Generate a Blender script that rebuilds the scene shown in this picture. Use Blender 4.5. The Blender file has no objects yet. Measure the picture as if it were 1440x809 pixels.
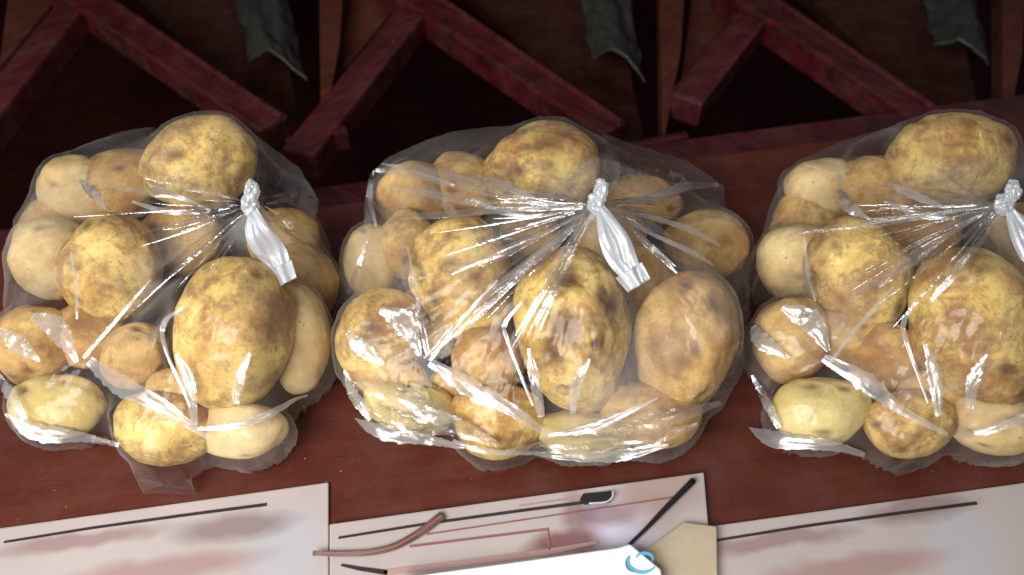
import bpy, bmesh, math, random
import numpy as np
from mathutils import Vector, Matrix

SC = bpy.context.scene
COL = SC.collection
R = math.radians
rng = np.random.default_rng(7)
random.seed(7)

# ------------------------------------------------------------------ camera
FPX, W0, H0 = 1100.0, 1440.0, 809.0
PITCH = R(50)
TGT = Vector((0, 0, 0.04))
CAM = TGT + Vector((0, -math.cos(PITCH), math.sin(PITCH))) * 0.62
cd = bpy.data.cameras.new('camera')
cam = bpy.data.objects.new('camera', cd)
COL.objects.link(cam)
cam.location = CAM
cam.rotation_euler = (math.pi / 2 - PITCH, 0, 0)
cd.sensor_width = 36
cd.lens = 36 * FPX / W0
cd.clip_start = 0.01
cd.clip_end = 50
cd.dof.use_dof = True
cd.dof.focus_distance = 0.57
cd.dof.aperture_fstop = 4.5
SC.camera = cam
RT = Vector((1, 0, 0))
UP = Vector((0, math.sin(PITCH), math.cos(PITCH)))
BK = Vector((0, -math.cos(PITCH), math.sin(PITCH)))

# ------------------------------------------------------------------ world, lamps, exposure
w = bpy.data.worlds.new('World')
SC.world = w
w.use_nodes = True
w.node_tree.nodes['Background'].inputs[0].default_value = (0.80, 0.86, 1.0, 1)
w.node_tree.nodes['Background'].inputs[1].default_value = 0.09

def area(name, loc, aim, sx, sy, power, col):
    l = bpy.data.lights.new(name, 'AREA')
    l.shape = 'RECTANGLE'; l.size = sx; l.size_y = sy; l.energy = power; l.color = col
    o = bpy.data.objects.new(name, l)
    COL.objects.link(o)
    o.location = loc
    o.rotation_euler = (Vector(aim) - Vector(loc)).to_track_quat('-Z', 'Y').to_euler()
    return o

area('window_light', (-0.45, -0.75, 0.80), (0, -0.05, 0), 0.78, 0.55, 20.5, (1.0, 0.98, 0.95))
area('fill_light', (0.25, 0.10, 1.6), (0, 0, 0), 0.25, 0.25, 2.2, (1.0, 0.97, 0.93))  # weak fill lamp added overhead, no such source known
SC.view_settings.view_transform = 'Standard'
SC.view_settings.look = 'None'
SC.view_settings.exposure = 0.0
SC.view_settings.gamma = 1
SC.view_settings.use_curve_mapping = False
SC.cycles.transparent_max_bounces = 40
SC.cycles.max_bounces = 10
SC.cycles.use_denoising = True
SC.cycles.sample_clamp_indirect = 4

# ------------------------------------------------------------------ pixel -> world
def ray(px, py):
    d = RT * ((px - W0 / 2) / FPX) + UP * (-(py - H0 / 2) / FPX) - BK
    return d

def P(px, py, z=0.0):
    d = ray(px, py)
    t = (z - CAM.z) / d.z
    return CAM + d * t

def pxsize(p):
    """metres per photo pixel at point p"""
    return (CAM - p).dot(BK) / FPX

# ------------------------------------------------------------------ noise in numpy
def _hash(ix, iy, iz, seed):
    h = (ix * 374761393 + iy * 668265263 + iz * 2147483647 + seed * 144665) & 0xffffffff
    h = ((h ^ (h >> 13)) * 1274126177) & 0xffffffff
    h = ((h ^ (h >> 16)) * 2246822519) & 0xffffffff
    return ((h ^ (h >> 15)) & 0xffffff) / float(0xffffff)

def vnoise(x, y, z=None, seed=0):
    """value noise, -1..1"""
    x = np.asarray(x, float); y = np.asarray(y, float)
    z = np.zeros_like(x) if z is None else np.asarray(z, float)
    x0 = np.floor(x).astype(np.int64); y0 = np.floor(y).astype(np.int64); z0 = np.floor(z).astype(np.int64)
    fx, fy, fz = x - x0, y - y0, z - z0
    s = lambda t: t * t * t * (t * (t * 6 - 15) + 10)
    fx, fy, fz = s(fx), s(fy), s(fz)
    out = 0
    for dx in (0, 1):
        for dy in (0, 1):
            for dz in (0, 1):
                wgt = (fx if dx else 1 - fx) * (fy if dy else 1 - fy) * (fz if dz else 1 - fz)
                out = out + wgt * _hash(x0 + dx, y0 + dy, z0 + dz, seed)
    return out * 2 - 1

# ------------------------------------------------------------------ object helpers
def tag(o, label=None, cat=None, group=None, kind=None):
    if label: o['label'] = label
    if cat: o['category'] = cat
    if group: o['group'] = group
    if kind: o['kind'] = kind
    return o

def empty(name, loc=(0, 0, 0)):
    o = bpy.data.objects.new(name, None)
    COL.objects.link(o)
    o.location = loc
    o.empty_display_size = 0.02
    return o

def mesh_obj(name, verts, faces, mat, parent=None, smooth=True):
    m = bpy.data.meshes.new(name)
    m.from_pydata([tuple(v) for v in verts], [], [tuple(int(i) for i in f) for f in faces])
    if smooth:
        m.polygons.foreach_set('use_smooth', [True] * len(m.polygons))
    m.materials.append(mat)
    m.update()
    o = bpy.data.objects.new(name, m)
    COL.objects.link(o)
    if parent:
        o.parent = parent
        o.matrix_parent_inverse = Matrix.Translation(-Vector(parent.location))
    return o

def bm_obj(name, bm, mat, parent=None, smooth=False):
    bmesh.ops.recalc_face_normals(bm, faces=bm.faces[:])
    m = bpy.data.meshes.new(name)
    bm.to_mesh(m); bm.free()
    for p in m.polygons: p.use_smooth = smooth
    m.materials.append(mat)
    o = bpy.data.objects.new(name, m)
    COL.objects.link(o)
    if parent:
        o.parent = parent
        o.matrix_parent_inverse = Matrix.Translation(-Vector(parent.location))
    return o

def slab(name, pts, z0, z1, mat, parent=None, bevel=0.0015, seg=2):
    """extruded polygon: pts are xy pairs"""
    bm = bmesh.new()
    vs = [bm.verts.new((p[0], p[1], z0)) for p in pts]
    f = bm.faces.new(vs)
    r = bmesh.ops.extrude_face_region(bm, geom=[f])
    for v in r['geom']:
        if isinstance(v, bmesh.types.BMVert): v.co.z = z1
    bmesh.ops.recalc_face_normals(bm, faces=bm.faces[:])
    if bevel:
        bmesh.ops.bevel(bm, geom=bm.edges[:], offset=bevel, segments=seg, affect='EDGES', profile=0.6)
    return bm_obj(name, bm, mat, parent)

def beam(name, a, b, width, z0, z1, mat, parent=None, bevel=0.003):
    """bar of rectangular section between ground points a and b"""
    a = Vector((a[0], a[1])); b = Vector((b[0], b[1]))
    n = (b - a).normalized(); s = Vector((-n.y, n.x)) * width / 2
    return slab(name, [a - s, b - s, b + s, a + s], z0, z1, mat, parent, bevel)

def tube(name, pts, rad, mat, parent=None, seg=12, flat=1.0):
    pts = [Vector(p) for p in pts]
    n = len(pts)
    rads = rad if isinstance(rad, (list, tuple)) else [rad] * n
    verts, faces = [], []
    for i, p in enumerate(pts):
        t = (pts[min(i + 1, n - 1)] - pts[max(i - 1, 0)]).normalized()
        s = t.cross(Vector((0, 0, 1)))
        s = s.normalized() if s.length > 1e-5 else Vector((1, 0, 0))
        u = s.cross(t).normalized()
        for k in range(seg):
            a = 2 * math.pi * k / seg
            verts.append(p + s * math.cos(a) * rads[i] + u * math.sin(a) * rads[i] * flat)
    for i in range(n - 1):
        for k in range(seg):
            k2 = (k + 1) % seg
            faces.append((i * seg + k, i * seg + k2, (i + 1) * seg + k2, (i + 1) * seg + k))
    faces.append(tuple(range(seg - 1, -1, -1)))
    faces.append(tuple((n - 1) * seg + k for k in range(seg)))
    return mesh_obj(name, verts, faces, mat, parent)

def smooth_path(pts, n):
    """Catmull-Rom through pts (any dimension)"""
    pts = [np.array(p, float) for p in pts]
    pp = [2 * pts[0] - pts[1]] + pts + [2 * pts[-1] - pts[-2]]
    out = []
    m = len(pts) - 1
    for i in range(n):
        u = i / (n - 1) * m
        k = min(int(u), m - 1); t = u - k
        p0, p1, p2, p3 = pp[k:k + 4]
        out.append(0.5 * ((2 * p1) + (-p0 + p2) * t + (2 * p0 - 5 * p1 + 4 * p2 - p3) * t * t + (-p0 + 3 * p1 - 3 * p2 + p3) * t ** 3))
    return out

# ------------------------------------------------------------------ materials
def new_mat(name):
    m = bpy.data.materials.new(name)
    m.use_nodes = True
    nt = m.node_tree
    for n in list(nt.nodes): nt.nodes.remove(n)
    out = nt.nodes.new('ShaderNodeOutputMaterial')
    return m, nt, out

def N(nt, t, **kw):
    n = nt.nodes.new(t)
    for k, v in kw.items(): setattr(n, k, v)
    return n

def ramp(nt, fac, stops):
    r = N(nt, 'ShaderNodeValToRGB')
    els = r.color_ramp.elements
    while len(els) < len(stops): els.new(0.5)
    for e, (p, c) in zip(els, stops):
        e.position = p
        e.color = (c[0], c[1], c[2], 1) if isinstance(c, (tuple, list)) else (c, c, c, 1)
    nt.links.new(fac, r.inputs[0])
    return r.outputs[0]

def mixc(nt, fac, a, b, mode='MIX'):
    m = N(nt, 'ShaderNodeMix', data_type='RGBA', blend_type=mode)
    for sock, v in ((m.inputs[0], fac), (m.inputs[6], a), (m.inputs[7], b)):
        if hasattr(v, 'node'): nt.links.new(v, sock)
        elif isinstance(v, (tuple, list)): sock.default_value = (v[0], v[1], v[2], 1)
        else: sock.default_value = v
    return m.outputs[2]

def noise(nt, vec, scale, detail=4, rough=0.5, dist=0.0):
    n = N(nt, 'ShaderNodeTexNoise')
    n.inputs['Scale'].default_value = scale
    n.inputs['Detail'].default_value = detail
    n.inputs['Roughness'].default_value = rough
    n.inputs['Distortion'].default_value = dist
    nt.links.new(vec, n.inputs['Vector'])
    return n.outputs[0]

def wood(name, dark, light, rough=0.35, rot=0.0, dust=0.5, grain=18, coat=0.25, spec=0.45):
    m, nt, out = new_mat(name)
    L = nt.links
    b = N(nt, 'ShaderNodeBsdfPrincipled')
    tc = N(nt, 'ShaderNodeTexCoord')
    mp = N(nt, 'ShaderNodeMapping')
    mp.inputs['Rotation'].default_value = (0, 0, rot)
    mp.vector_type = 'TEXTURE'
    mp.inputs['Scale'].default_value = (1.0, 1 / 9, 1 / 5)
    L.new(tc.outputs['Object'], mp.inputs[0])
    mp1 = N(nt, 'ShaderNodeMapping')
    L.new(tc.outputs['Object'], mp1.inputs[0])
    g = noise(nt, mp.outputs[0], grain, 6, 0.6, 0.6)
    c = ramp(nt, g, [(0.34, dark), (0.66, light)])
    blot = noise(nt, mp1.outputs[0], 9, 3, 0.6)
    c = mixc(nt, ramp(nt, blot, [(0.35, 0.0), (0.75, 0.45)]), c, tuple(x * 0.45 for x in dark))
    d = noise(nt, mp1.outputs[0], 330, 2, 0.5)
    dm = ramp(nt, d, [(0.745, 0.0), (0.78, dust)])
    c = mixc(nt, dm, c, (0.42, 0.28, 0.25))
    haze = noise(nt, mp1.outputs[0], 26, 5, 0.7)
    c = mixc(nt, ramp(nt, haze, [(0.45, 0.0), (0.85, 0.10 * (dust > 0))]), c, (0.28, 0.18, 0.17))
    L.new(c, b.inputs['Base Color'])
    rr = ramp(nt, haze, [(0.3, rough * 0.8), (0.8, min(1, rough * 1.5))])
    L.new(rr, b.inputs['Roughness'])
    b.inputs['Specular IOR Level'].default_value = spec
    b.inputs['Coat Weight'].default_value = coat
    b.inputs['Coat Roughness'].default_value = 0.22
    bp = N(nt, 'ShaderNodeBump')
    bp.inputs['Strength'].default_value = 0.22
    bp.inputs['Distance'].default_value = 0.002
    L.new(g, bp.inputs['Height'])
    L.new(bp.outputs[0], b.inputs['Normal'])
    L.new(b.outputs[0], out.inputs[0])
    return m

def plain(name, col, rough=0.5, spec=0.4, var=0.12, scale=40, coat=0.0, bump=0.1):
    m, nt, out = new_mat(name)
    L = nt.links
    b = N(nt, 'ShaderNodeBsdfPrincipled')
    tc = N(nt, 'ShaderNodeTexCoord')
    n = noise(nt, tc.outputs['Object'], scale, 4, 0.6)
    lo = tuple(c * (1 - var) for c in col); hi = tuple(min(1, c * (1 + var)) for c in col)
    L.new(ramp(nt, n, [(0.3, lo), (0.7, hi)]), b.inputs['Base Color'])
    b.inputs['Roughness'].default_value = rough
    b.inputs['Specular IOR Level'].default_value = spec
    b.inputs['Coat Weight'].default_value = coat
    bp = N(nt, 'ShaderNodeBump'); bp.inputs['Strength'].default_value = bump; bp.inputs['Distance'].default_value = 0.001
    L.new(n, bp.inputs['Height']); L.new(bp.outputs[0], b.inputs['Normal'])
    L.new(b.outputs[0], out.inputs[0])
    return m

def potato_mat(name, skin, pale, brown, blotch):
    m, nt, out = new_mat(name)
    L = nt.links
    b = N(nt, 'ShaderNodeBsdfPrincipled')
    tc = N(nt, 'ShaderNodeTexCoord')
    oi = N(nt, 'ShaderNodeObjectInfo')
    mul = N(nt, 'ShaderNodeVectorMath', operation='SCALE')
    cmb = N(nt, 'ShaderNodeCombineXYZ')
    for i in range(3): L.new(oi.outputs['Random'], cmb.inputs[i])
    L.new(cmb.outputs[0], mul.inputs[0]); mul.inputs['Scale'].default_value = 3.7
    add = N(nt, 'ShaderNodeVectorMath', operation='ADD')
    L.new(tc.outputs['Object'], add.inputs[0]); L.new(mul.outputs[0], add.inputs[1])
    v = add.outputs[0]
    big = noise(nt, v, 22, 4, 0.55, 0.4)
    c = ramp(nt, big, [(0.36, skin), (0.58, pale)])
    bl = noise(nt, v, 38, 5, 0.62, 0.8)
    c = mixc(nt, ramp(nt, mixc(nt, 0.30, bl, noise(nt, v, 190, 4, 0.7)), [(0.47, 0.0), (0.56, blotch * 0.55), (0.68, blotch)]), c, brown)
    # netted russet skin
    net = noise(nt, v, 150, 5, 0.7, 1.2)
    c = mixc(nt, ramp(nt, net, [(0.50, 0.0), (0.66, 0.55 * blotch)]), c, (brown[0] * 1.3, brown[1] * 1.2, brown[2]))
    # lenticels
    vo = N(nt, 'ShaderNodeTexVoronoi'); vo.inputs['Scale'].default_value = 125
    L.new(v, vo.inputs['Vector'])
    dots = ramp(nt, vo.outputs['Distance'], [(0.06, 0.55), (0.16, 0.0)])
    gate = ramp(nt, noise(nt, v, 60, 2), [(0.48, 0.0), (0.6, 1.0)])
    dots = mixc(nt, 1.0, dots, gate, 'MULTIPLY')
    c = mixc(nt, dots, c, (0.12, 0.055, 0.025))
    at = N(nt, 'ShaderNodeAttribute', attribute_name='eye')
    nz = noise(nt, v, 210, 3, 0.6)
    e = N(nt, 'ShaderNodeMath', operation='MULTIPLY')
    L.new(at.outputs['Fac'], e.inputs[0]); L.new(ramp(nt, nz, [(0.3, 0.8), (0.6, 1.0)]), e.inputs[1])
    c = mixc(nt, e.outputs[0], c, (0.105, 0.045, 0.023))
    L.new(c, b.inputs['Base Color'])
    L.new(ramp(nt, net, [(0.3, 0.55), (0.7, 0.8)]), b.inputs['Roughness'])
    b.inputs['Specular IOR Level'].default_value = 0.22
    b.inputs['Subsurface Weight'].default_value = 0.08
    b.inputs['Subsurface Radius'].default_value = (0.004, 0.002, 0.001)
    b.inputs['Subsurface Scale'].default_value = 1.0
    s = N(nt, 'ShaderNodeMath', operation='ADD')
    L.new(net, s.inputs[0]); L.new(bl, s.inputs[1])
    bp = N(nt, 'ShaderNodeBump'); bp.inputs['Strength'].default_value = 0.45; bp.inputs['Distance'].default_value = 0.0012
    L.new(s.outputs[0], bp.inputs['Height']); L.new(bp.outputs[0], b.inputs['Normal'])
    L.new(b.outputs[0], out.inputs[0])
    return m

def film_mat(name, milk=0.10, edge=0.5, gloss=1.0, rough=0.06, crease=0.6, tint=(0.90, 0.93, 0.97), bscale=60, cap=0.9):
    """thin clear polythene: see-through, glossy, milkier where it is seen edge-on"""
    m, nt, out = new_mat(name)
    L = nt.links
    tc = N(nt, 'ShaderNodeTexCoord')
    n1 = noise(nt, tc.outputs['Object'], bscale, 3, 0.5, 0.8)
    n2 = noise(nt, tc.outputs['Object'], bscale * 3.2, 2, 0.5, 1.5)
    s = N(nt, 'ShaderNodeMath', operation='MULTIPLY_ADD')
    L.new(n2, s.inputs[0]); s.inputs[1].default_value = 0.35; L.new(n1, s.inputs[2])
    bp = N(nt, 'ShaderNodeBump'); bp.inputs['Strength'].default_value = crease; bp.inputs['Distance'].default_value = 0.003
    L.new(s.outputs[0], bp.inputs['Height'])
    tr = N(nt, 'ShaderNodeBsdfTransparent'); tr.inputs[0].default_value = (0.985, 0.985, 0.985, 1)
    df = N(nt, 'ShaderNodeBsdfDiffuse'); df.inputs[0].default_value = (*tint, 1)
    L.new(bp.outputs[0], df.inputs['Normal'])
    tl = N(nt, 'ShaderNodeBsdfTranslucent'); tl.inputs[0].default_value = (*tint, 1)
    md = N(nt, 'ShaderNodeMixShader'); md.inputs[0].default_value = 0.5
    L.new(df.outputs[0], md.inputs[1]); L.new(tl.outputs[0], md.inputs[2])
    gl = N(nt, 'ShaderNodeBsdfGlossy'); gl.inputs['Roughness'].default_value = rough
    gl.inputs[0].default_value = (0.97, 0.98, 1.0, 1)
    L.new(bp.outputs[0], gl.inputs['Normal'])
    lw = N(nt, 'ShaderNodeLayerWeight'); lw.inputs[0].default_value = 0.35
    L.new(bp.outputs[0], lw.inputs['Normal'])
    pw = N(nt, 'ShaderNodeMath', operation='POWER'); L.new(lw.outputs['Facing'], pw.inputs[0]); pw.inputs[1].default_value = 2.2
    at = N(nt, 'ShaderNodeAttribute', attribute_name='milk')
    f1 = N(nt, 'ShaderNodeMath', operation='MULTIPLY_ADD'); L.new(pw.outputs[0], f1.inputs[0]); f1.inputs[1].default_value = edge; f1.inputs[2].default_value = milk
    f2 = N(nt, 'ShaderNodeMath', operation='ADD'); f2.use_clamp = True
    L.new(f1.outputs[0], f2.inputs[0]); L.new(at.outputs['Fac'], f2.inputs[1])
    mx = N(nt, 'ShaderNodeMixShader')
    L.new(f2.outputs[0], mx.inputs[0]); L.new(tr.outputs[0], mx.inputs[1]); L.new(md.outputs[0], mx.inputs[2])
    fr = N(nt, 'ShaderNodeFresnel'); fr.inputs[0].default_value = 1.5
    L.new(bp.outputs[0], fr.inputs['Normal'])
    fm = N(nt, 'ShaderNodeMath', operation='MULTIPLY'); fm.use_clamp = True
    L.new(fr.outputs[0], fm.inputs[0]); fm.inputs[1].default_value = 1.8 * gloss
    m2 = N(nt, 'ShaderNodeMixShader')
    cp = N(nt, 'ShaderNodeMath', operation='MINIMUM'); L.new(fm.outputs[0], cp.inputs[0]); cp.inputs[1].default_value = cap
    L.new(cp.outputs[0], m2.inputs[0]); L.new(mx.outputs[0], m2.inputs[1]); L.new(gl.outputs[0], m2.inputs[2])
    L.new(m2.outputs[0], out.inputs[0])
    return m

M = {}
M['table'] = wood('table_wood', (0.076, 0.016, 0.010), (0.112, 0.025, 0.014), 0.42, R(8), 0.75, 6, 0.10, 0.3)
M['frame'] = wood('frame_wood', (0.022, 0.003, 0.004), (0.095, 0.007, 0.010), 0.42, R(-38), 0.6, 16, 0.15)
M['frame_b'] = wood('frame_wood_cross', (0.035, 0.006, 0.008), (0.11, 0.013, 0.018), 0.42, R(42), 0.6, 16, 0.15)
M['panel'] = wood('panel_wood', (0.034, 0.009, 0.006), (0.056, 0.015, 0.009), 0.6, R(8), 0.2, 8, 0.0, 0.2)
M['panel_lit'] = wood('panel_wood_lit', (0.065, 0.016, 0.010), (0.10, 0.025, 0.014), 0.6, R(50), 0.2, 8, 0.0, 0.2)  # panel wood again, with the light on it kept in the colour
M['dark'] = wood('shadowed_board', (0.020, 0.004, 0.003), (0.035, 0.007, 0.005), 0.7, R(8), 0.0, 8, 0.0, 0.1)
M['pot_a'] = potato_mat('potato_skin_ochre', (0.42, 0.23, 0.065), (0.76, 0.55, 0.18), (0.19, 0.085, 0.05), 0.9)
M['pot_b'] = potato_mat('potato_skin_tan', (0.40, 0.21, 0.07), (0.66, 0.44, 0.16), (0.24, 0.11, 0.055), 0.7)
M['pot_c'] = potato_mat('potato_skin_pale', (0.62, 0.44, 0.19), (0.72, 0.56, 0.28), (0.34, 0.18, 0.09), 0.4)
M['pot_d'] = potato_mat('potato_skin_green', (0.56, 0.42, 0.14), (0.72, 0.59, 0.26), (0.30, 0.22, 0.09), 0.35)
M['film'] = film_mat('polythene_film', 0.008, 0.22, 0.22, 0.17, 0.10, (0.94, 0.92, 0.89), 30, cap=0.30)
M['base'] = film_mat('polythene_underside', 0.0, 0.0, 0.1, 0.3, 0.1, cap=0.05)
M['fold'] = film_mat('polythene_fold', 0.30, 0.4, 1.9, 0.26, 0.12, (0.92, 0.95, 1.0), 40)  # folded film; its extra milk stands in for white glare
M['pleat'] = film_mat('polythene_pleat', 0.06, 0.5, 3.0, 0.16, 0.3, (0.94, 0.94, 0.95), 80)
M['veil'] = film_mat('polythene_veil', 0.10, 0.5, 1.4, 0.22, 0.3, (0.94, 0.94, 0.95), 60)
M['rim'] = film_mat('polythene_layers', 0.34, 0.3, 1.3, 0.28, 0.2, (0.94, 0.95, 0.92), 45)
M['knot'] = film_mat('polythene_bunched', 0.66, 0.25, 1.1, 0.24, 0.3, (0.88, 0.92, 0.96), 70)
M['sheet'] = plain('pale_laminate', (0.46, 0.40, 0.385), 0.16, 0.5, 0.06, 9, 0.3, 0.03)
M['line'] = plain('dark_strip', (0.035, 0.022, 0.025), 0.4)
M['maroon'] = plain('maroon_strip', (0.26, 0.11, 0.11), 0.4)
M['rose'] = plain('rose_strip', (0.42, 0.26, 0.24), 0.4)
M['white'] = plain('white_card', (0.86, 0.90, 0.92), 0.35, 0.4, 0.03)
M['blue'] = plain('blue_ink', (0.10, 0.42, 0.62), 0.4)
M['navy'] = plain('dark_blue_ink', (0.06, 0.13, 0.22), 0.4)
M['cable'] = plain('brown_cable', (0.13, 0.07, 0.055), 0.35, 0.5, 0.3, 90)
M['beige'] = plain('beige_card', (0.44, 0.36, 0.25), 0.5)
M['greygreen'] = plain('grey_green_plastic', (0.028, 0.029, 0.024), 0.5, 0.5, 0.3, 30)
M['black'] = plain('black_plastic', (0.012, 0.012, 0.014), 0.4, 0.4)

# ------------------------------------------------------------------ table and cabinet
e_a, e_b = P(480, 253), P(960, 190)
E1 = (e_b - e_a); E1.z = 0; E1.normalize()          # along the table's back edge
E2 = Vector((-E1.y, E1.x, 0))                        # away from the viewer
O = e_a.copy()

def T(s, t):
    """table frame (metres along the edge, metres beyond it) -> xy"""
    p = O + E1 * s + E2 * t
    return (p.x, p.y)

table = empty('table', (0, 0, -0.03)); tag(table, 'reddish brown varnished table top under the potato bags', 'table')
slab('table_top', [T(-1.2, -1.1), T(1.6, -1.1), T(1.6, -0.036), T(-1.2, -0.036)], -0.03, 0.0, M['table'], table, 0.002)
slab('edge_moulding', [T(-1.2, -0.0335), T(1.6, -0.0335), T(1.6, -0.001), T(-1.2, -0.001)], -0.034, -0.004, M['frame'], table, 0.003, 3)

cab = empty('cabinet', (0.1, 0.5, -0.45)); tag(cab, 'open dark red wooden cabinet with slanting rails behind the table', 'cabinet')
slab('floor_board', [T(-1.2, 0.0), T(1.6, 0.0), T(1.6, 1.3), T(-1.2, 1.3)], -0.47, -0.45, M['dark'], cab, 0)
slab('front_panel', [T(-1.2, 0.002), T(1.6, 0.002), T(1.6, 0.017), T(-1.2, 0.017)], -0.449, -0.05, M['dark'], cab, 0.001)  # unseen wall of the well, made deep to keep its floor in shade
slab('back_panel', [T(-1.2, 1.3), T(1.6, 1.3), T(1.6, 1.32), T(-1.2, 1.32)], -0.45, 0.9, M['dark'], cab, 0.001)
ZB = 0.0
def rail(p, q, wpx, mat, z0=-0.035, z1=ZB, par=None, bev=0.004):
    a, b = P(p[0], p[1], z1), P(q[0], q[1], z1)
    wd = wpx * pxsize((a + b) / 2)
    return beam('rail', a, b, wd, z0, z1, mat, par or cab, bev)
for k in (-1, 0, 1):
    dx = 480 * k
    dy = (0, 6, -8)[k]
    rail((540 + dx, -35 + dy), (866 + dx, 181 + dy), 44, M['frame'])
    # slim bead on the rail's upper edge
    a, b = P(560 + dx, -45 + dy, ZB + .004), P(874 + dx, 170 + dy, ZB + .004)
    beam('bead', a, b, 0.006, -0.005, ZB + 0.004, M['frame_b'], cab, 0.0015)
    # cross rail
    rail((577 + dx, 16 + dy), (418 + dx, 214 + dy) if k < 1 else (485 + dx, 131 + dy), 48, M['frame_b'], -0.036, -0.002)
    # orange-brown panel, in the lit tone, behind the cross rail
    q = [P(478 + dx, 104 + dy, -0.05), P(500 + dx, -60 + dy, -0.05), P(590 + dx, -60 + dy, -0.05), P(548 + dx, 20 + dy, -0.05)]
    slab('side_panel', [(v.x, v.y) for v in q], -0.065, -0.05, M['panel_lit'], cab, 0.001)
    # board filling the triangle right of the long rail
    q = [P(600 + dx, -70 + dy, -0.10), P(880 + dx, 215 + dy, -0.10), P(905 + dx, 190 + dy, -0.10), P(850 + dx, -70 + dy, -0.10)]
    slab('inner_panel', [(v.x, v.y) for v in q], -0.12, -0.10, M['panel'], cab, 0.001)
    # upright at the right
    q = [P(931 + dx, 215 + dy, -0.02), P(928 + dx, -60 + dy, -0.02), P(966 + dx, -60 + dy, -0.02), P(958 + dx, 70 + dy, -0.02)]
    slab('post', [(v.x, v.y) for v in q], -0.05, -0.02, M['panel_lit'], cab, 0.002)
    rail((880 + dx, 205 + dy), (968 + dx, 187 + dy), 16, M['frame'], -0.03, -0.004)

# dark grey-green plastic tucked in the cabinet
def crumple_sheet(name, corners, z, bulge, mat, label, cat, seed, nx=26, ny=34, thick=0.004):
    c = [P(x, y, z) for x, y in corners]
    vs, fs = [], []
    for j in range(ny + 1):
        for i in range(nx + 1):
            u, v = i / nx, j / ny
            p = (c[0] * (1 - u) + c[1] * u) * (1 - v) + (c[3] * (1 - u) + c[2] * u) * v
            h = bulge * math.sin(math.pi * u) * (0.6 + 0.4 * v) + 0.006 * float(vnoise(u * 5, v * 3, seed=seed)) + 0.004 * abs(float(vnoise(u * 11, v * 9, seed=seed + 1)))
            vs.append(p + Vector((0.004 * float(vnoise(v * 8, u * 2, seed=seed + 2)), 0, h)))
    n0 = len(vs)
    vs += [v - Vector((0, 0, thick)) for v in vs]
    idx = lambda i, j: j * (nx + 1) + i
    for j in range(ny):
        for i in range(nx):
            q = (idx(i, j), idx(i + 1, j), idx(i + 1, j + 1), idx(i, j + 1))
            fs.append(q); fs.append(tuple(n0 + a for a in reversed(q)))
    ring = [idx(i, 0) for i in range(nx)] + [idx(nx, j) for j in range(ny)] + [idx(i, ny) for i in range(nx, 0, -1)] + [idx(0, j) for j in range(ny, 0, -1)]
    for a, b in zip(ring, ring[1:] + ring[:1]):
        fs.append((a, a + n0, b + n0, b))
    o = mesh_obj(name, vs, fs, mat)
    bm = bmesh.new(); bm.from_mesh(o.data); bmesh.ops.recalc_face_normals(bm, faces=bm.faces[:]); bm.to_mesh(o.data); bm.free()
    return tag(o, label, cat, 'dark pouches inside the cabinet')
crumple_sheet('plastic_pouch', [(806, -30), (880, -30), (906, 112), (834, 82)], -0.05, 0.02, M['greygreen'], 'grey green plastic pouch standing behind the slanting rail above the middle bag', 'pouch', 3)
crumple_sheet('plastic_pouch', [(326, -30), (400, -30), (430, 116), (352, 84)], -0.05, 0.02, M['greygreen'], 'grey green plastic pouch behind the rail above the left bag', 'pouch', 31)
crumple_sheet('plastic_pouch', [(1290, -30), (1366, -30), (1386, 96), (1312, 70)], -0.05, 0.02, M['greygreen'], 'grey green plastic pouch behind the rail above the right bag', 'pouch', 53)

# ------------------------------------------------------------------ potatoes
def ico(sub):
    bm = bmesh.new(); bmesh.ops.create_icosphere(bm, subdivisions=sub, radius=1)
    v = np.array([x.co[:] for x in bm.verts]); f = [tuple(x.index for x in q.verts) for q in bm.faces]
    bm.free(); return v, f
ICO = ico(6); ICO_LO = ico(5)

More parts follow.
